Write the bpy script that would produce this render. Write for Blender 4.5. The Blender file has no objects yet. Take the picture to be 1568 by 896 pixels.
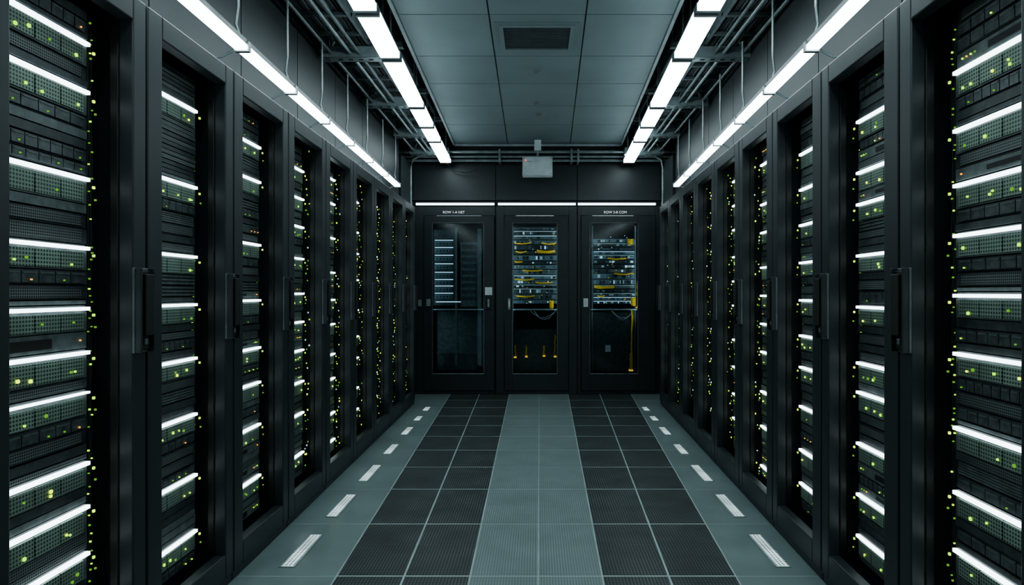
import bpy, bmesh, math, random
from mathutils import Vector
random.seed(7)
scene = bpy.context.scene
R = random.Random(11)
CAMH = 1.24
VPX, VPY, F = 822.0, 448.0, 1000.0   # measured in a 1568 px wide copy of the frame

# ------------------------------------------------------------------ materials
def new_mat(name):
    m = bpy.data.materials.new(name); m.use_nodes = True
    nt = m.node_tree; nt.nodes.clear()
    out = nt.nodes.new('ShaderNodeOutputMaterial')
    return m, nt, out
def N(nt, t, **kw):
    n = nt.nodes.new(t)
    for k, v in kw.items(): setattr(n, k, v)
    return n
def pbr(name, col, rough=0.4, metal=0.0, var=0.15, scale=8.0, bump=0.0, spec=0.5):
    m, nt, out = new_mat(name)
    b = N(nt, 'ShaderNodeBsdfPrincipled')
    b.inputs['Roughness'].default_value = rough
    b.inputs['Metallic'].default_value = metal
    b.inputs['Specular IOR Level'].default_value = spec
    tc = N(nt, 'ShaderNodeTexCoord'); no = N(nt, 'ShaderNodeTexNoise')
    no.inputs['Scale'].default_value = scale; no.inputs['Detail'].default_value = 4
    nt.links.new(tc.outputs['Object'], no.inputs['Vector'])
    r = N(nt, 'ShaderNodeValToRGB')
    r.color_ramp.elements[0].position = 0.3; r.color_ramp.elements[1].position = 0.7
    r.color_ramp.elements[0].color = (*[c*(1-var) for c in col], 1)
    r.color_ramp.elements[1].color = (*[c*(1+var) for c in col], 1)
    nt.links.new(no.outputs['Fac'], r.inputs['Fac'])
    nt.links.new(r.outputs['Color'], b.inputs['Base Color'])
    if bump:
        bp = N(nt, 'ShaderNodeBump'); bp.inputs['Strength'].default_value = bump
        nt.links.new(no.outputs['Fac'], bp.inputs['Height']); nt.links.new(bp.outputs['Normal'], b.inputs['Normal'])
    nt.links.new(b.outputs['BSDF'], out.inputs['Surface'])
    return m
def emis(name, col, s, sample=True):
    m, nt, out = new_mat(name)
    e = N(nt, 'ShaderNodeEmission'); e.inputs['Color'].default_value = (*col, 1); e.inputs['Strength'].default_value = s
    nt.links.new(e.outputs[0], out.inputs['Surface'])
    if not sample:
        try: m.cycles.emission_sampling = 'NONE'
        except Exception: pass
    return m
def dots(name, ca, cb, axes, pitch, thr, rough=0.4, metal=0.0, emit=0.0, var=0.25, pitch2=None):
    """perforated sheet: ca = sheet, cb = hole"""
    m, nt, out = new_mat(name)
    tc = N(nt, 'ShaderNodeTexCoord'); sp = N(nt, 'ShaderNodeSeparateXYZ')
    nt.links.new(tc.outputs['Object'], sp.inputs[0])
    vals = []
    for ax, p in zip(axes, (pitch, pitch2 or pitch)):
        mu = N(nt, 'ShaderNodeMath', operation='MULTIPLY'); mu.inputs[1].default_value = math.pi/p
        nt.links.new(sp.outputs[ax], mu.inputs[0])
        s = N(nt, 'ShaderNodeMath', operation='SINE'); nt.links.new(mu.outputs[0], s.inputs[0])
        a = N(nt, 'ShaderNodeMath', operation='ABSOLUTE'); nt.links.new(s.outputs[0], a.inputs[0]); vals.append(a)
    mm = N(nt, 'ShaderNodeMath', operation='MULTIPLY')
    nt.links.new(vals[0].outputs[0], mm.inputs[0]); nt.links.new(vals[1].outputs[0], mm.inputs[1])
    g = N(nt, 'ShaderNodeMapRange'); g.inputs['From Min'].default_value = thr-0.1; g.inputs['From Max'].default_value = thr+0.1
    nt.links.new(mm.outputs[0], g.inputs['Value'])
    no = N(nt, 'ShaderNodeTexNoise'); no.inputs['Scale'].default_value = 5; no.inputs['Detail'].default_value = 5
    nt.links.new(tc.outputs['Object'], no.inputs['Vector'])
    r = N(nt, 'ShaderNodeValToRGB'); r.color_ramp.elements[0].position = .3; r.color_ramp.elements[1].position = .7
    r.color_ramp.elements[0].color = (*[c*(1-var) for c in ca], 1); r.color_ramp.elements[1].color = (*[c*(1+var) for c in ca], 1)
    nt.links.new(no.outputs['Fac'], r.inputs['Fac'])
    mx = N(nt, 'ShaderNodeMix', data_type='RGBA')
    nt.links.new(g.outputs[0], mx.inputs['Factor'])
    nt.links.new(r.outputs['Color'], mx.inputs[6]); mx.inputs[7].default_value = (*cb, 1)
    b = N(nt, 'ShaderNodeBsdfPrincipled'); b.inputs['Roughness'].default_value = rough; b.inputs['Metallic'].default_value = metal
    nt.links.new(mx.outputs[2], b.inputs['Base Color'])
    if emit:
        nt.links.new(mx.outputs[2], b.inputs['Emission Color']); b.inputs['Emission Strength'].default_value = emit
    nt.links.new(b.outputs['BSDF'], out.inputs['Surface'])
    return m

M = {}
M['frame'] = pbr('black_powder_coat', (.020,.0275,.0315), .42, .0, .12, 6)
M['dark'] = pbr('black_plastic', (.009,.010,.011), .5)
M['unit'] = pbr('server_face_dark', (.044,.055,.058), .38, .1, .35, 30)
M['unit2'] = pbr('server_face_grey', (.12,.146,.147), .4, .2, .3, 30)
M['bay'] = pbr('drive_bay', (.068,.084,.087), .33, .2, .45, 40)
M['vent'] = dots('perforated_server_grille', (.15,.18,.182), (.006,.007,.008), (1,2), .008, .45, .4, .2)
M['ledpanel_glow'] = dots('led_panel_mesh_glow_tint', (.22,.30,.25), (.035,.058,.044), (1,2), .011, .5, .4, .1)  # sheet colour lightened to include the soft glow below each LED bar
M['strip'] = emis('white_led_bar', (.82,.96,1.0), 3.8)
M['green'] = emis('green_led', (.42,.9,.05), 1.5, False)
M['lime'] = emis('lime_led', (.62,.85,.04), 2.0, False)
M['amber'] = emis('amber_led', (1.0,.45,.08), 1.1, False)
M['greenlo'] = emis('green_led_dim', (.25,.65,.08), .5, False)
M['cyan'] = emis('cyan_white_led', (.5,.95,.8), .9, False)
M['lamp'] = emis('fluorescent_diffuser', (.77,.945,.98), 8.5)
M['lamp2'] = emis('linear_led_diffuser', (.77,.945,.98), 8.0)
M['housing'] = pbr('lamp_housing', (.30,.34,.36), .4, .3)
M['steel'] = pbr('galvanised_steel', (.27,.32,.33), .38, .3, .25, 12)
M['steeld'] = pbr('dark_conduit', (.11,.132,.14), .4, .2, .3, 12)
M['cable'] = pbr('black_cable', (.03,.034,.036), .5)
M['tile'] = pbr('floor_tile_laminate', (.165,.213,.213), .34, 0, .14, 3)
M['tiledot'] = dots('floor_tile_fine_perforated', (.205,.262,.26), (.10,.132,.133), (0,1), .0125, .45, .38, 0, 0, .12)
M['grate'] = dots('floor_tile_grate_dark', (.105,.128,.13), (.003,.004,.004), (0,1), .0145, .23, .45, .1, 0, .35)
M['seam'] = pbr('floor_tile_edge', (.34,.42,.42), .4)
M['seamdk'] = pbr('floor_joint_dark', (.05,.06,.062), .5)
M['flight'] = dots('floor_light_grille', (.78,.92,.92), (.07,.09,.095), (0,1), .017, .5, .4, 0, .42, .5)
M['ceil'] = pbr('ceiling_panel', (.19,.245,.257), .6, 0, .08, 2)
M['ceilgap'] = pbr('ceiling_t_bar', (.065,.082,.088), .5)
M['ceiltrim'] = pbr('ceiling_edge_trim', (.42,.48,.50), .4)
M['slab'] = pbr('ceiling_void_dark', (.018,.022,.025), .7)
M['wall'] = pbr('wall_dark_paint', (.015,.020,.023), .5, 0, .1, 3)
M['cab'] = pbr('cabinet_paint', (.026,.034,.038), .4, 0, .1, 3)
M['white'] = pbr('white_plastic', (.6,.65,.66), .4)
M['boxgrey'] = pbr('junction_box_grey', (.62,.70,.71), .4)
M['det'] = pbr('smoke_detector_grey', (.13,.155,.16), .4)
M['yellow'] = pbr('yellow_fibre_patch_cable', (.85,.50,.03), .4)
M['blue'] = pbr('grey_blue_switch', (.15,.20,.23), .4)
M['bluegl'] = emis('blue_white_indicator', (.5,.78,1.0), .8, False)
M['cabfill'] = emis('cabinet_added_fill', (.7,.9,1.0), 9.0)  # added fill, hidden in the cabinets to brighten the equipment
M['cabfill2'] = emis('cabinet_added_fill_dim', (.6,.85,1.0), 4.5)  # weaker added fill for the left cabinet
M['yelgl'] = emis('yellow_indicator', (1.0,.65,.08), .7, False)
M['red'] = emis('red_indicator', (1,.08,.04), 1.5, False)
M['text'] = emis('sign_text_lit', (.8,.9,.95), .7, False)
# glass
m, nt, out = new_mat('tinted_glass')
tr = N(nt,'ShaderNodeBsdfTransparent'); tr.inputs[0].default_value=(.82,.89,.90,1)
gl = N(nt,'ShaderNodeBsdfGlossy'); gl.inputs['Roughness'].default_value=.12
fr = N(nt,'ShaderNodeFresnel'); fr.inputs['IOR'].default_value=1.35
mx = N(nt,'ShaderNodeMixShader')
nt.links.new(fr.outputs[0],mx.inputs[0]); nt.links.new(tr.outputs[0],mx.inputs[1]); nt.links.new(gl.outputs[0],mx.inputs[2])
nt.links.new(mx.outputs[0],out.inputs['Surface']); M['glass']=m

# ------------------------------------------------------------------ builder
class B:
    def __init__(s, xf=None):
        s.v=[]; s.f=[]; s.mi=[]; s.mats=[]; s.xf=xf
    def mat(s,k):
        if k not in s.mats: s.mats.append(k)
        return s.mats.index(k)
    def box(s,a0,a1,b0,b1,c0,c1,k):
        i=len(s.v)
        for p in ((a0,b0,c0),(a1,b0,c0),(a1,b1,c0),(a0,b1,c0),(a0,b0,c1),(a1,b0,c1),(a1,b1,c1),(a0,b1,c1)):
            s.v.append(s.xf(*p) if s.xf else p)
        for q in ((0,3,2,1),(4,5,6,7),(0,1,5,4),(1,2,6,5),(2,3,7,6),(3,0,4,7)):
            s.f.append([i+j for j in q]); s.mi.append(s.mat(k))
    def hexa(s,pts,k):
        i=len(s.v); s.v+= [tuple(p) for p in pts]
        for q in ((0,3,2,1),(4,5,6,7),(0,1,5,4),(1,2,6,5),(2,3,7,6),(3,0,4,7)):
            s.f.append([i+j for j in q]); s.mi.append(s.mat(k))
    def tube(s,pts,r,k,n=8):
        pts=[Vector(s.xf(*p)) if s.xf else Vector(p) for p in pts]
        base=len(s.v)
        for j,p in enumerate(pts):
            d=(pts[min(j+1,len(pts)-1)]-pts[max(j-1,0)]).normalized()
            up=Vector((0,0,1)) if abs(d.z)<.9 else Vector((1,0,0))
            a=d.cross(up).normalized(); b=a.cross(d)
            for t in range(n):
                an=2*math.pi*t/n; s.v.append(tuple(p+a*math.cos(an)*r+b*math.sin(an)*r))
        for j in range(len(pts)-1):
            for t in range(n):
                s.f.append([base+j*n+t,base+j*n+(t+1)%n,base+(j+1)*n+(t+1)%n,base+(j+1)*n+t]); s.mi.append(s.mat(k))
        s.f.append([base+t for t in range(n)][::-1]); s.mi.append(s.mat(k))
        e=base+(len(pts)-1)*n
        s.f.append([e+t for t in range(n)]); s.mi.append(s.mat(k))
    def done(s,name,origin=(0,0,0),parent=None,bevel=0):
        o=Vector(origin)
        me=bpy.data.meshes.new(name)
        me.from_pydata([tuple(Vector(v)-o) for v in s.v],[],s.f)
        for k in s.mats: me.materials.append(M[k])
        for p,mi in zip(me.polygons,s.mi): p.material_index=mi
        bm=bmesh.new(); bm.from_mesh(me); bmesh.ops.recalc_face_normals(bm,faces=bm.faces); bm.to_mesh(me); bm.free()
        ob=bpy.data.objects.new(name,me); scene.collection.objects.link(ob)
        if parent: ob.parent=parent
        else: ob.location=o
        if bevel:
            md=ob.modifiers.new('bevel','BEVEL'); md.width=bevel; md.segments=2; md.limit_method='ANGLE'
        return ob
def empty(name,loc):
    e=bpy.data.objects.new(name,None); e.location=loc; e.empty_display_size=.1
    scene.collection.objects.link(e); return e

# ------------------------------------------------------------------ floor
def lerp(a,b,t): return a+(b-a)*t
ylines=[-1.6,-.9,-.27,.36,.99,1.61,2.235,2.857,3.50,4.12,4.64,5.14,5.63,6.09,6.56,7.04,7.52,7.98]
xf0=[-.877,-.58,-.291,.006,.285,.577,.871]; xf8=[-1.056,-.70,-.335,.03,.38,.77,1.15]
def gx(i,y):
    t=(y-2.857)/(8.0-2.857)
    if i<0: return -1.5
    if i>6: return 1.5
    return lerp(xf0[i],xf8[i],t)
b=B()
b.box(-2.5,2.5,-1.7,9.4,-.12,-.008,'seamdk')
b.hexa([(-1.48,-1.6,-.008),(1.48,-1.6,-.008),(1.48,7.98,-.008),(-1.48,7.98,-.008),(-1.48,-1.6,-.001),(1.48,-1.6,-.001),(1.48,7.98,-.001),(-1.48,7.98,-.001)],'seam')
for r in range(len(ylines)-1):
    for c in range(-1,7):
        if c in (0,1,4,5): k='grate'; g=.0048; gy=.007
        elif c in (2,3): k='tiledot'; g=.003; gy=.005
        else: k='tile'; g=.003; gy=.004
        y0,y1=ylines[r]+gy,ylines[r+1]-gy
        pts=[]
        for z in (-.003,.0):
            pts+= [(gx(c,y0)+g,y0,z),(gx(c+1,y0)-g,y0,z),(gx(c+1,y1)-g,y1,z),(gx(c,y1)+g,y1,z)]
        b.hexa(pts,k)
b.done('floor')
# floor light grilles
for sx in (-1,1):
    for i,yc in enumerate([1.8,2.47,3.14,3.80,4.48,5.16,5.84,6.42,6.95]):
        x=sx*(1.125+.012*(yc-3)) - (.0 if sx<0 else .015)
        L=.38 if i<5 else (.3 if i<7 else .2)
        g=B()
        g.box(x-.037,x+.037,yc-L/2-.008,yc+L/2+.008,0,.003,'tile')
        g.box(x-.028,x+.028,yc-L/2,yc+L/2,.003,.005,'flight')
        g.done('floor_light_grille',(x,yc,0))

# ------------------------------------------------------------------ shell
def simple(name,a0,a1,b0,b1,c0,c1,k,bevel=0):
    q=B(); q.box(a0,a1,b0,b1,c0,c1,k); return q.done(name,((a0+a1)/2,(b0+b1)/2,c0),bevel=bevel)
simple('wall_left',-2.6,-2.5,-1.7,9.4,-.12,3.5,'wall')
simple('wall_right',2.5,2.6,-1.7,9.4,-.12,3.5,'wall')
simple('wall_back',-2.6,2.6,9.4,9.5,-.12,3.5,'wall')
simple('wall_front',-2.6,2.6,-1.8,-1.7,-.12,3.5,'wall')
# ceiling: dark slab + suspended panels
b=B()
b.box(-2.6,2.6,-1.8,9.5,3.40,3.5,'slab')
cl=[-1.5,-.75,0,.75,1.45,2.15,2.85,3.55,4.25,5.0,5.66,6.33,7.04,7.98]
c0=[-.90,-.31,.315,.885]; c8=[-1.0,-.355,.405,1.02]
def cx(i,y): return lerp(c0[i],c8[i],(y-4.04)/(7.98-4.04))
ZC=CAMH+1.81
b.hexa([(cx(0,-1.5),-1.5,ZC+.01),(cx(3,-1.5),-1.5,ZC+.01),(cx(3,7.98),7.98,ZC+.01),(cx(0,7.98),7.98,ZC+.01)]+
       [(cx(0,-1.5),-1.5,ZC+.35),(cx(3,-1.5),-1.5,ZC+.35),(cx(3,7.98),7.98,ZC+.35),(cx(0,7.98),7.98,ZC+.35)],'ceilgap')
for r in range(len(cl)-1):
    for c in range(3):
        g=.005; y0,y1=cl[r]+g,cl[r+1]-g; pts=[]
        for z in (ZC,ZC+.01): pts+=[(cx(c,y0)+g,y0,z),(cx(c+1,y0)-g,y0,z),(cx(c+1,y1)-g,y1,z),(cx(c,y1)+g,y1,z)]
        b.hexa(pts,'ceil')
for i,s in ((0,-1),(3,1)):
    pts=[]
    for z in (ZC-.015,ZC+.03):
        xa,xb=cx(i,-1.5),cx(i,7.98)
        pts+=[(xa,-1.5,z),(xa+s*.022,-1.5,z),(xb+s*.022,7.98,z),(xb,7.98,z)]
    b.hexa(pts,'ceiltrim')
b.box(cx(0,7.98),cx(3,7.98),7.975,8.0,ZC-.02,ZC+.03,'ceiltrim')
b.done('ceiling')
# ceiling vents
for yc in (4.62,3.75):
    v=B(); w,l=.23,.20; z=ZC-.012
    v.box(-w-.06,w+.06,yc-l-.05,yc+l+.05,z+.006,ZC,'ceil')
    for a in ((-w-.03,-w,yc-l-.03,yc+l+.03),(w,w+.03,yc-l-.03,yc+l+.03),(-w,w,yc-l-.03,yc-l),(-w,w,yc+l,yc+l+.03)):
        v.box(*a,z-.006,z+.006,'ceil')
    v.box(-w,w,yc-l,yc+l,z+.004,z+.0065,'cable')
    n=17
    for i in range(n):
        y=yc-l+.02+i*(2*l-.04)/(n-1); v.box(-w,w,y-.005,y+.005,z-.002,z+.005,'ceilgap')
    v.done('ceiling_air_vent',(0,yc,ZC))
for x,yc,r in ((0,5.32,.028),(.0,6.22,.028),(.02,6.63,.04)):
    bm=bmesh.new()
    for rr,h,z in ((r,.010,ZC-.005),(r*.65,.014,ZC-.014)):
        q=bmesh.ops.create_cone(bm,cap_ends=True,segments=24,radius1=rr*.85,radius2=rr,depth=h)
        bmesh.ops.translate(bm,verts=q['verts'],vec=(0,0,z-ZC))
    me=bpy.data.meshes.new('smoke_detector'); bm.to_mesh(me); bm.free(); me.materials.append(M['det'])
    o=bpy.data.objects.new('smoke_detector',me); o.location=(x,yc,ZC); scene.collection.objects.link(o)

# ------------------------------------------------------------------ racks
def XL(y): return 1.325+.0127*(y-2.95)
def XR(y): return 1.245+.033*(y-2.87)
HT=2.20
def make_rack(side,u0,idx):
    X=XL if side<0 else XR
    Wd=.64
    xf=lambda u,v,w: (side*(X(u0+u)+v), u0+u, w)
    org=(side*(X(u0+.32)+.5),u0+.32,0)
    e=empty('server_rack',org)
    # carcass
    c=B(xf); G=.003
    c.box(G,Wd-G,.03,1.0,0,.08,'frame')                     # plinth
    c.box(G,Wd-G,.03,1.0,HT-.03,HT,'frame')
    c.box(G,.03,.03,1.0,.08,HT-.03,'frame'); c.box(Wd-.03,Wd-G,.03,1.0,.08,HT-.03,'frame')
    c.box(.03,Wd-.03,.97,1.0,.08,HT-.03,'dark')
    c.box(.045,.065,.10,.13,.10,HT-.05,'frame'); c.box(.545,.575,.12,.15,.10,HT-.05,'dark')
    c.box(.03,.61,.60,.62,.08,HT-.03,'dark')
    c.box(G,Wd-G,-.012,.03,0.0,.035,'frame')
    c.done('carcass',org,e,.003)
    # door frame
    d=B(xf); n0,n1=(.092 if side<0 else .10),.565; tb,tt=.14,HT-.085
    if idx<=0: n0=.068
    d.box(.005,n0,-.02,.028,.04,HT-.004,'frame'); d.box(n1,Wd-.005,-.02,.028,.04,HT-.004,'frame')
    d.box(n0,n1,-.02,.028,.04,tb,'frame'); d.box(n0,n1,-.02,.028,tt,HT-.004,'frame')
    # inner return lip
    d.box(n0-.012,n0-.001,.028,.06,tb,tt,'dark'); d.box(n1+.001,n1+.012,.028,.06,tb,tt,'dark')
    d.done('door_frame',org,e,.005)
    # handle, on the latch side
    h=B(xf)
    h.box(.556,.634,-.030,-.02,1.045,1.32,'steeld')
    h.box(.562,.628,-.040,-.030,1.055,1.31,'dark')
    h.box(.572,.618,-.058,-.040,1.10,1.30,'dark')
    h.box(.556,.564,-.052,-.030,1.045,1.32,'frame'); h.box(.626,.634,-.052,-.030,1.045,1.32,'frame')
    h.box(.586,.604,-.046,-.040,1.07,1.09,'steeld')
    h.done('handle',org,e,.003)
    # servers
    s=B(xf); s0,s1,v0=.09,.518,.085
    if idx<=0: s0,s1=.066,.498
    rel={0:[.92,.77,.62,.35,.136,-.05,-.186,-.31,-.53,-.665,-.81,-.97],
         1:[.744,.43,.145,-.05,-.27,-.5,-.75,-.98],
         2:[.736,.56,.24,-.04,-.28,-.456,-.67,-.93]}
    if side>0: rel={0:[.87,.68,.50,.33,.175,-.01,-.19,-.42,-.62,-.80,-.98],
         1:[.70,.49,.36,.15,-.06,-.29,-.41,-.62,-.83,-1.0],
         2:[.70,.52,.34,.15,-.04,-.22,-.38,-.58,-.80,-.97]}
    if idx in rel: st=rel[idx]
    else:
        st=[]; z=.75+R.uniform(-.04,.04)
        while z>-1.05:
            st.append(z); z-=R.choice([.17,.19,.21,.24])
    st=[CAMH+z for z in st if CAMH+z<HT-.13]
    top,bot=HT-.09,.13
    def led(u,w,k,sz=.0045,v=v0):
        c=.7*sz
        s.box(u-sz,u+sz,v-.004,v+.001,w-c,w+c,k); s.box(u-c,u+c,v-.0041,v+.001,w-sz,w+sz,k)
    def unit(w1,h):
        """one chassis whose top is w1"""
        w0=w1-h+.0035; jv=R.uniform(-.003,.003)+v0
        t=R.random()
        s.box(s0-.012,s1+.012,jv+.008,jv+.02,w0,w1,'unit')          # ears
        if h<.032:
            s.box(s0,s1,jv,jv+.4,w0,w1,R.choice(['unit','unit2','unit','vent']))
            return
        if t<.35:
            s.box(s0,s1,jv+.006,jv+.45,w0,w1,'unit')
            s.box(s0+.03,s1-.02,jv,jv+.006,w0+.005,w1-.005,'vent')
            if R.random()<.6: led(s0+.012,(w0+w1)/2,'green',.003,jv)
        elif t<.72:
            s.box(s0,s1,jv+.006,jv+.45,w0,w1,'unit')
            n=R.choice([6,8,10]); dw=(s1-s0-.05)/n
            for i in range(n):
                a=s0+.04+i*dw
                s.box(a,a+dw-.004,jv-.002,jv+.006,w0+.004,w1-.004,'bay')
                s.box(a+.004,a+dw-.008,jv-.004,jv-.002,w1-.011,w1-.008,'unit2')
                if R.random()<.35: led(a+dw*.5,w0+.012,R.choice(['greenlo','green','amber','greenlo']),.0022,jv-.002)
            led(s0+.015,w1-.014,'greenlo',.003,jv)
        elif t<.88:
            s.box(s0,s1,jv,jv+.45,w0,w1,'unit2')
            s.box(s0+.05,s1-.15,jv-.003,jv,w0+.01,w1-.012,'dark')
            for i in range(R.randint(1,4)): led(s1-.03-.02*i,(w0+w1)/2,R.choice(['greenlo','amber','green']),.0025,jv)
        else:
            s.box(s0,s1,jv+.03,jv+.4,w0,w1,'dark')
            n=R.randint(3,5)
            for i in range(n):
                ww=w0+(i+.5)*(w1-w0)/n
                s.box(s0,s1,jv+.004,jv+.03,ww-.003,ww+.003,'unit2')
    z=top
    for k,sp in enumerate(st+[bot]):
        lim = sp+.011
        while z-lim>.012:
            h=R.choice([.0445,.0445,.0445,.03,.0445,.03])
            if idx==1 and side<0 and z>CAMH+.47: h=.018
            if z-h<lim+.012: h=z-lim
            unit(z,h); z-=h
        if k==len(st): break
        thin = (idx==0 and side<0 and k==6)
        hh=.0032 if thin else .0054
        s.box(s0-.004,s1+.004,v0-.009,v0+.004,sp-hh,sp+hh,'strip')
        s.box(s0,s1,v0+.004,v0+.3,sp-.011,sp+.011,'unit')
        z=sp-.009
        ph=R.choice([.062,.07,.066])
        if z-ph<bot: ph=max(.02,z-bot)
        s.box(s0,s1,v0,v0+.45,z-ph+.003,z,'unit2')
        n=4; dw=(s1-s0-.03)/n
        for i in range(n):
            a=s0+.015+i*dw
            s.box(a,a+dw-.006,v0-.005,v0,z-ph+.008,z-.004,'ledpanel_glow')
            for q in range(R.choice([0,1,1,2])):
                led(a+R.uniform(.012,dw-.02),z-ph*R.choice([.5,.62,.7]),R.choice(['green','lime','green','greenlo']),R.choice([.003,.0038,.0048]),v0-.005)
        led(s1+.022,z-.012,R.choice(['lime','green']),.0042,v0-.006)
        if R.random()<.6: led(s1+.03,z-.05,'greenlo',.003,v0-.006)
        z-=ph
    # status-light wiring loom down the far side
    w=bot+.02
    while w<top:
        if R.random()<.75: led(.550+R.uniform(-.010,.010),w,R.choice(['greenlo','greenlo','green']),R.choice([.002,.0026]),.11)
        if idx>=3 and R.random()<.5:
            led(.535+R.uniform(-.012,.012),w,R.choice(['green','cyan','greenlo','lime','greenlo']),R.choice([.003,.004,.005]),R.uniform(.05,.08))
        w+=R.uniform(.015,.045)
    s.done('server_units',org,e)
    # loom cables
    lo=B(xf)
    for i in range(4):
        uu=.548+.007*i; pts=[]
        for j in range(24):
            pts.append((uu+R.uniform(-.003,.003),.118+R.uniform(-.004,.004),bot+j*(top-bot)/23))
        lo.tube(pts,.003,'cable',5)
    lo.done('cable_loom',org,e)

for i in range(-1,9):
    make_rack(-1,1.53+.64*i,i)
    make_rack(1,1.53+.64*i,i)

# bulkhead panels above the racks
for sd,X,y0,y1,nm in ((-1,XL,.89,7.29,'trim_1'),(1,XR,.89,7.29,'trim_2')):
    t=B()
    n=8
    for i in range(n):
        a=y0+(y1-y0)*i/n+.004; c=y0+(y1-y0)*(i+1)/n-.004; off=.16
        t.hexa([(sd*(X(a)+off),a,HT+.001),(sd*(X(a)+off+.04),a,HT+.001),(sd*(X(c)+off+.04),c,HT+.001),(sd*(X(c)+off),c,HT+.001),
                (sd*(X(a)+off),a,3.39),(sd*(X(a)+off+.04),a,3.39),(sd*(X(c)+off+.04),c,3.39),(sd*(X(c)+off),c,3.39)],'wall')
    t.done(nm,(sd*1.5,(y0+y1)/2,HT))

# ------------------------------------------------------------------ linear lights
def inner_x(sd,y):
    return lerp(.94,1.10,(y-3.46)/(7.83-3.46)) if sd>0 else -lerp(.94,1.09,(y-3.46)/(7.83-3.46))
ZL=CAMH+1.55
for sd in (-1,1):
    segs=[(-1.3,-.45),(-.42,.4),(.43,1.3),(1.33,2.2),(2.23,2.93),(2.97,3.60),(3.66,4.32),(4.38,5.46),(5.51,6.11),(6.16,6.70),(6.75,7.80)]
    e=empty('ceiling_linear_light',(inner_x(sd,3.3),3.3,ZL))
    org=tuple(e.location)
    d=B(); h=B()
    for a,c in segs:
        wv=.062
        pts=[]
        for z in (ZL,ZL+.035):
            pts+=[(inner_x(sd,a)-wv,a,z),(inner_x(sd,a)+wv,a,z),(inner_x(sd,c)+wv,c,z),(inner_x(sd,c)-wv,c,z)]
        d.hexa(pts,'lamp')
        pts=[]; wv=.05
        for z in (ZL+.035,ZL+.075):
            pts+=[(inner_x(sd,a)-wv,a-.01,z),(inner_x(sd,a)+wv,a-.01,z),(inner_x(sd,c)+wv,c+.01,z),(inner_x(sd,c)-wv,c+.01,z)]
        h.hexa(pts,'steel')
        for yy in (a,c):     # end caps
            xx=inner_x(sd,yy); h.box(xx-.066,xx+.066,yy-.012,yy+.012,ZL-.004,ZL+.045,'housing')
        ym=c+.018
        xx=inner_x(sd,ym)
        h.box(xx-.016,xx+.016,ym-.03,ym+.03,ZL+.01,ZL+.06,'steeld')
        h.tube([(xx,ym,ZL+.05),(xx,ym,3.41)],.006,'steel',6)
    d.done('diffuser',org,e); h.done('housing',org,e,.002)
ZO=CAMH+1.08
def outer_x(sd,y):
    return -lerp(1.30,1.42,(y-2.4)/4.2) if sd<0 else lerp(1.20,1.42,(y-2.4)/4.2)
for sd in (-1,1):
    e=empty('aisle_linear_light',(outer_x(sd,4),4,ZO)); org=tuple(e.location)
    d=B(); h=B(); y=-.2
    while y<6.4:
        a,c=y+.014,y+.606
        wv=.027
        pts=[]
        for z in (ZO,ZO+.022):
            pts+=[(outer_x(sd,a)-wv,a,z),(outer_x(sd,a)+wv,a,z),(outer_x(sd,c)+wv,c,z),(outer_x(sd,c)-wv,c,z)]
        d.hexa(pts,'lamp2')
        pts=[]; wv=.026
        for z in (ZO+.022,ZO+.045):
            pts+=[(outer_x(sd,a)-wv,a,z),(outer_x(sd,a)+wv,a,z),(outer_x(sd,c)+wv,c,z),(outer_x(sd,c)-wv,c,z)]
        h.hexa(pts,'steeld')
        xo=outer_x(sd,c+.016)
        h.box(xo-.032,xo+.032,c+.003,c+.029,ZO-.006,ZO+.04,'housing')
        h.tube([(xo,c+.016,ZO+.03),(xo+sd*.03,c+.016,ZO+.12),(xo+sd*.02,c+.016,ZO+.2),(xo+sd*.02,c+.016,2.842)],.006,'steel',6)
        h.tube([(xo,c+.03,ZO+.03),(xo+sd*.10,c+.03,ZO-.02),(xo+sd*.155,c+.03,ZO-.03)],.006,'steel',6)
        y+=.624
    d.done('diffuser',org,e); h.done('housing',org,e)

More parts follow.
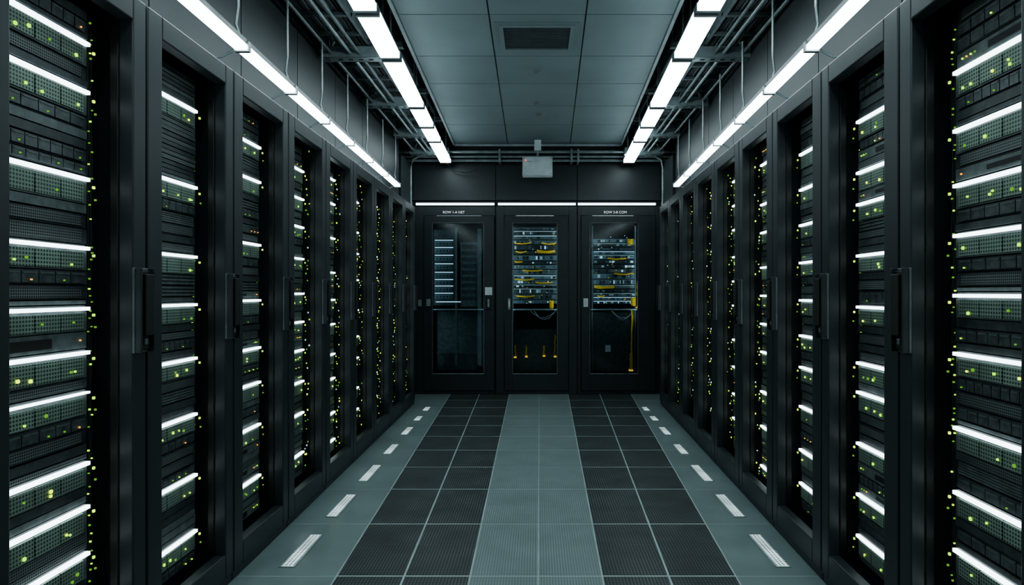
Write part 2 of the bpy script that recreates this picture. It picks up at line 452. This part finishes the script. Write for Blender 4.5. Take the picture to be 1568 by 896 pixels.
# ------------------------------------------------------------------ cable trays in the void
for sd in (-1,1):
    e=empty('overhead_cable_tray',(sd*1.3,3.5,2.93)); org=tuple(e.location)
    t=B(); zt=2.93
    def bx(x0,x1,y0,y1,z0,z1,k): t.box(min(sd*x0,sd*x1),max(sd*x0,sd*x1),y0,y1,z0,z1,k)
    # side rails
    for xr in (1.14,1.44): bx(xr,xr+.02,-1.0,7.74,zt,zt+.07,'steeld')
    y=-.8
    while y<7.7:
        bx(1.14,1.46,y,y+.03,zt+.01,zt+.03,'steeld'); y+=.3
    # strut channels
    for y in (1.2,2.4,3.45,4.5,5.65,6.75,7.6):
        x0,x1=1.02,1.47
        bx(x0,x1,y-.045,y+.045,zt-.085,zt-.077,'steel')
        bx(x0,x1,y-.047,y-.039,zt-.085,zt-.01,'steel')
        bx(x0,x1,y+.039,y+.047,zt-.085,zt-.01,'steel')
        for q in range(6):
            xx=1.07+.07*q; bx(xx-.015,xx+.015,y-.012,y+.012,zt-.0865,zt-.085,'dark')
        for xx in (1.06,1.43):
            t.tube([(sd*xx,y,zt-.08),(sd*xx,y,3.41)],.008,'steel',6)
            bx(xx-.02,xx+.02,y-.03,y+.03,zt-.094,zt-.086,'steeld')
        t.tube([(sd*1.43,y,zt-.03),(sd*1.2,y,3.38)],.009,'steel',6)     # brace
    # upper cross struts carrying conduits
    for y in (1.8,2.9,3.95,5.05,6.2,7.2):
        bx(1.03,1.48,y-.025,y+.025,3.13,3.17,'steel')
        for xx in (1.05,1.46): t.tube([(sd*xx,y,3.13),(sd*xx,y,3.41)],.007,'steel',6)
    for xx in (1.19,1.25,1.38): 
        t.tube([(sd*xx,-1,zt-.055),(sd*(xx+.04),7.74,zt-.055)],.011,'steel' if xx==1.25 else 'steeld',8)
    t.done('tray',org,e)
    c=B()
    for i in range(13):
        x=1.17+.02*i+R.uniform(-.004,.004); pts=[]; r=R.choice([.007,.009,.011])
        for j in range(34):
            pts.append((sd*(x+R.uniform(-.006,.006)),-1+j*8.74/33,zt+.03+r+R.uniform(0,.008)))
        c.tube(pts,r,R.choice(['cable','cable','steeld','cable']),6)
    # upper conduits
    for x,z,r in ((1.1,3.20,.02),(1.17,3.19,.014),(1.24,3.195,.018),(1.36,3.2,.022),(1.43,3.19,.014)):
        c.tube([(sd*x,-1.2,z),(sd*(x+.02),7.74,z)],r,'steel' if r==.014 else 'steeld',8)
    # flexible feeds dropping from the tray to the ceiling lights
    for y in (2.95,3.63,4.35,5.49,6.14,6.73):
        pts=[]
        for j in range(10):
            q=j/9; xx=lerp(1.15,inner_x(1,y)+.06+.01,q)
            pts.append((sd*xx,y-.05+.03*math.sin(q*6),zt+.03-.02*q-.05*math.sin(math.pi*q)))
        c.tube(pts,.007,'steeld',6)
    c.done('cables',org,e)

# ------------------------------------------------------------------ rear partition with three glazed cabinets
D=8.0
def px(x,d=D): return (x-VPX)*d/F
def pz(y,d=D): return CAMH+(VPY-y)*d/F
# side returns
for sd,nm in ((-1,'trim_3'),(1,'trim_4')):
    simple(nm,min(sd*1.53,sd*1.62),max(sd*1.53,sd*1.62),7.36,8.0,0,2.8,'cab')
xs=[-1.52,px(759),px(884),1.52]
doors=[((650,757),(663,741)),((773,870),(785,853)),((890,1003),(903,976))]
# upper panels + wall above
b=B()
for i in range(3):
    b.box(xs[i]+.004,xs[i+1]-.004,8.0,8.03,2.37,2.80,'cab')
b.box(-2.5,2.5,8.03,8.10,2.25,3.40,'wall')
b.box(-2.5,-1.62,8.0,8.08,-.0,3.0,'wall'); b.box(1.62,2.5,8.0,8.08,0,3.0,'wall')
b.done('trim_5',(0,8.05,2.3))
# strip above cabinets
e=empty('cabinet_header_light',(0,7.97,2.32)); org=tuple(e.location); b=B(); h=B()
for a,c in ((638,757),(763,881),(885,1003)):
    b.box(px(a),px(c),7.955,7.975,2.308,2.330,'strip'); h.box(px(a)-.01,px(c)+.01,7.975,8.03,2.30,2.345,'cab')
b.done('diffuser',org,e); h.done('housing',org,e)
for i in range(3):
    x0,x1=xs[i]+.004,xs[i+1]-.004
    if i==0: x0=-1.53
    if i==2: x1=1.53
    cxm=(x0+x1)/2; org=(cxm,8.4,0); e=empty('glazed_network_cabinet',org)
    (da,db),(ga,gb)=doors[i]
    da,db,ga,gb=px(da),px(db),px(ga),px(gb)
    zt,zb=pz(342),pz(572); dt=pz(331)
    c=B()
    c.box(x0,da-.006,7.99,8.04,0,2.30,'cab'); c.box(db+.006,x1,7.99,8.04,0,2.30,'cab')
    c.box(da-.006,db+.006,7.99,8.04,dt+.006,2.30,'cab'); c.box(da-.006,db+.006,7.99,8.04,0,.035,'cab')
    c.box(da-.006,db+.006,8.02,8.04,.03,.07,'cab')
    c.box(x0,x0+.03,8.04,8.95,0,2.24,'dark'); c.box(x1-.03,x1,8.04,8.95,0,2.24,'dark')
    c.box(x0+.03,x1-.03,8.92,8.95,0,2.24,'wall'); c.box(x0+.03,x1-.03,8.04,8.92,2.21,2.24,'dark'); c.box(x0+.03,x1-.03,8.04,8.92,0,.03,'dark')
    c.done('carcass',org,e,.003)
    d=B(); yf,yb=7.965,8.005
    d.box(da,ga,yf,yb,.045,dt,'frame'); d.box(gb,db,yf,yb,.045,dt,'frame')
    d.box(ga,gb,yf,yb,.045,zb,'frame'); d.box(ga,gb,yf,yb,zt,dt,'frame')
    d.box(ga-.006,ga+.004,yf-.004,yf,zb,zt,'steeld'); d.box(gb-.004,gb+.006,yf-.004,yf,zb,zt,'steeld')
    d.box(ga,gb,yf-.004,yf,zb-.004,zb+.004,'steel'); d.box(ga,gb,yf-.004,yf,zt-.004,zt+.004,'steeld')
    d.done('door_frame',org,e,.003)
    g=B(); g.box(ga,gb,7.985,7.991,zb,zt,'glass'); g.done('glass_pane',org,e)
    # lock / handle
    k=B()
    if i==0:
        k.box(px(743),px(754),7.955,7.965,pz(452),pz(440),'white'); k.box(px(745),px(752),7.945,7.965,pz(474),pz(456),'dark'); k.box(px(747),px(750),7.94,7.945,pz(470),pz(458),'steel')
        k.box(px(654),px(660),7.945,7.965,pz(469),pz(458),'steel'); k.box(px(641),px(646),7.97,7.99,pz(469),pz(459),'steel')
    elif i==1:
        k.box(px(778),px(782),7.945,7.965,pz(474),pz(457),'steel'); k.box(px(779.3),px(781),7.94,7.945,pz(470),pz(460),'white')
    else:
        k.box(px(893),px(900),7.945,7.965,pz(470),pz(457),'white')
    k.done('handle',org,e,.002)
    # interior equipment
    q=B(); dd=8.22
    X=lambda v: px(v,dd)
    Z=lambda v: pz(v,dd)
    if i==0:
        q.box(X(664),X(697),dd,dd+.4,Z(468),Z(352),'unit')
        for yy in (368,379,391,404,417,428,438,449):
            q.box(X(666),X(694),dd-.01,dd,Z(yy+.8),Z(yy-.6),'bluegl'); q.box(X(666),X(692),dd-.006,dd,Z(yy+8),Z(yy+2.5),'blue')
            for j in range(5): q.box(X(668+5*j),X(671.5+5*j),dd-.009,dd-.006,Z(yy+7),Z(yy+4),'unit')
        q.box(X(697),X(700),dd-.02,dd+.06,Z(560),Z(350),'unit2')
        q.box(X(704),X(731),dd+.08,dd+.4,Z(470),Z(370),'unit2')
        for j in range(9): q.box(X(706),X(729),dd+.072,dd+.08,Z(380+j*10),Z(374+j*10),'unit')
        q.box(X(731),X(737),dd+.02,dd+.06,Z(560),Z(350),'steeld')
        q.box(X(664),X(742),dd-.03,dd+.5,Z(475),Z(473),'steel')
        q.box(X(668),X(706),dd-.035,dd-.03,Z(463),Z(461.5),'bluegl')
        q.box(X(664),X(742),dd+.3,dd+.33,Z(568),Z(478),'unit2')
        q.box(X(668),X(730),dd+.1,dd+.29,Z(568),Z(545),'unit')
    else:
        a,bb=((786,853) if i==1 else (908,972))
        q.box(X(a-2),X(a),dd,dd+.05,Z(568),Z(346),'steeld'); q.box(X(bb),X(bb+2),dd,dd+.05,Z(568),Z(346),'steeld')
        y=348 if i==1 else 366
        while y<466:
            hh=R.choice([6,7,9])
            q.box(X(a),X(bb),dd+.01,dd+.4,Z(y+hh-1.2),Z(y),R.choice(['blue','unit2','unit','blue']))
            t=a+2
            while t<bb-3:     # port blocks
                w=R.choice([1.5,2.5,4])
                if R.random()<.7:
                    q.box(X(t),X(t+w),dd,dd+.012,Z(y+hh-2.5),Z(y+1.5),R.choice(['steel','boxgrey','dark','unit','blue','bluegl'] if R.random()<.45 else ['dark','steeld','unit']))
                t+=w+1
            if R.random()<.4: q.box(X(a+1),X(bb-1),dd-.01,dd,Z(y+.9),Z(y),'bluegl' if R.random()<.5 else 'boxgrey')
            y+=hh
        q.box(X(a-3),X(bb+3),dd-.03,dd+.5,Z(475),Z(473),'steel')
        if i==1:
            spots=[(788,812,371,374),(790,806,384,387),(822,850,383,387),(788,800,399,402),(820,846,431,434),(800,830,413,415),(788,818,426,429),(791,819,452,454),(842,847,460,471),(829,851,372,374)]
            vert=[(789,528,546),(806,530,545),(833,529,544),(850,513,545)]
        else:
            spots=[(961,968,366,374),(910,940,437,441),(930,958,395,397),(940,970,418,420),(915,925,452,454),(966,972,455,467)]
            vert=[(967,474,566),(976,430,470),(965,540,566)]
        for x0_,x1_,y0_,y1_ in spots:
            n=max(1,int((y1_-y0_)/1.6))
            for j in range(n):
                zz=Z(y0_+(j+.5)*(y1_-y0_)/n); pts=[]
                for s_ in range(9):
                    t=s_/8; pts.append((lerp(X(x0_),X(x1_),t),dd-.03-.02*math.sin(math.pi*t),zz-.012*math.sin(math.pi*t)+R.uniform(-.003,.003)))
                q.tube(pts,.010,'yellow',6)
        for xx,ya,yb_ in vert:
            pts=[(X(xx)+R.uniform(-.006,.006),dd-.02,lerp(Z(ya),Z(yb_),j/8)) for j in range(9)]
            q.tube(pts,.011,'yellow',6)
            q.box(X(xx)-.016,X(xx)+.016,dd-.035,dd+.02,Z(yb_+2),Z(yb_),'yelgl')
        for j in range(5):     # hanging patch leads
            xa=R.uniform(a+3,bb-12); pts=[]
            for s_ in range(13):
                t=s_/12; pts.append((X(xa)+(X(bb-2)-X(xa))*t,dd-.02,Z(476)-.10*math.sin(math.pi*t)*R.uniform(.8,1)-.02*j*math.sin(math.pi*t)))
            if j<2: q.tube(pts,.004,'steel',5)
        for t in range(26):
            xx=R.uniform(a+2,bb-2); yy=R.uniform(352,464); q.box(X(xx),X(xx+1.2),dd-.012,dd-.006,Z(yy+1),Z(yy),R.choice(['yelgl','bluegl','yelgl']))
        if i==2: q.box(X(927),X(935),dd-.0,dd+.02,Z(539),Z(529),'white'); q.box(X(905),X(972),dd+.02,dd+.04,Z(568),Z(478),'unit')
        else: q.box(X(784),X(853),dd+.02,dd+.04,Z(568),Z(505),'unit')
    q.done('network_equipment',org,e)
    gk='cabfill' if i else 'cabfill2'
    l=B(); l.box(ga+.04,gb-.04,8.05,8.075,2.17,2.20,gk)  # added glowing strips, out of sight behind the door frame, brighten the inside
    for xx in (ga-.035,gb+.02): l.box(xx,xx+.012,8.06,8.075,(.9 if i else .3),2.1,gk)
    l.done('added_fill_strips',org,e)
# signs
for t,x in (('ROW 1-A NET',695),('ROW 2-B COM',942)):
    cu=bpy.data.curves.new('cabinet_sign','FONT'); cu.body=t; cu.size=.042; cu.align_x='CENTER'; cu.extrude=.001
    o=bpy.data.objects.new('cabinet_sign',cu); o.location=(px(x),7.986,pz(327)); o.rotation_euler=(math.pi/2,0,0)
    cu.materials.append(M['text']); scene.collection.objects.link(o)
# junction box
jx0,jx1=px(800,7.6),px(846,7.6); e=empty('junction_box',(0,7.6,2.6)); org=tuple(e.location)
b=B(); z0,z1=pz(269,7.6),pz(240,7.6)
b.box(jx0,jx1,7.6,7.72,z0,z1,'boxgrey'); b.box(jx0+.008,jx1-.008,7.592,7.6,z0+.008,z1-.008,'boxgrey')
for xx in (jx0+.02,jx1-.02):
    for zz in (z0+.02,z1-.02): b.box(xx-.005,xx+.005,7.588,7.592,zz-.005,zz+.005,'steeld')
b.box(jx0+.03,jx0+.045,7.587,7.592,z1-.05,z1-.035,'red'); b.box(jx0+.05,jx0+.11,7.589,7.592,z1-.06,z1-.055,'steeld')
b.done('enclosure',org,e,.005)
b=B(); b.box(-.012+.01,.012+.01,7.62,7.66,z1,ZC,'steel'); b.box(-.03,.05,7.60,7.68,pz(230,7.6),pz(214,7.6),'boxgrey'); b.done('bracket',org,e,.003)
# conduits along the rear
b=B()
for z,r,y in ((2.94,.018,7.90),(2.885,.014,7.91),(2.84,.016,7.92)):
    b.tube([(-1.95,y,z),(-.5,y,z),(.5,y,z),(1.95,y,z)],r,'steel',8)
for x in (-1.1,-.45,.42,.5,1.1): b.box(x-.012,x+.012,7.87,8.03,2.81,2.97,'steel')
for sd in (-1,1):
    b.tube([(sd*1.3,7.88,2.90),(sd*1.42,7.88,2.89),(sd*1.50,7.88,2.84),(sd*1.52,7.88,2.74),(sd*1.52,7.88,2.2)],.015,'steel',8)
b.tube([(-1.08,7.87,2.79),(-1.0,7.87,2.71),(-.85,7.87,2.68),(-.72,7.87,2.72),(-.66,7.88,2.82)],.006,'cable',6)
b.done('rear_conduit',(0,7.9,2.9))

# ------------------------------------------------------------------ world, camera
w=bpy.data.worlds.new('World'); scene.world=w; w.use_nodes=True
w.node_tree.nodes['Background'].inputs[0].default_value=(.35,.6,.75,1); w.node_tree.nodes['Background'].inputs[1].default_value=.02
cam=bpy.data.cameras.new('camera'); co=bpy.data.objects.new('camera',cam); scene.collection.objects.link(co)
co.location=(0,0,CAMH); co.rotation_euler=(math.pi/2,0,0)
cam.sensor_width=36; cam.lens=F/1568*36; cam.shift_x=-(VPX-784)/1568
cam.clip_start=.02
scene.camera=co
scene.view_settings.view_transform='AgX'
scene.view_settings.look='AgX - Medium High Contrast'
scene.view_settings.exposure=0.35
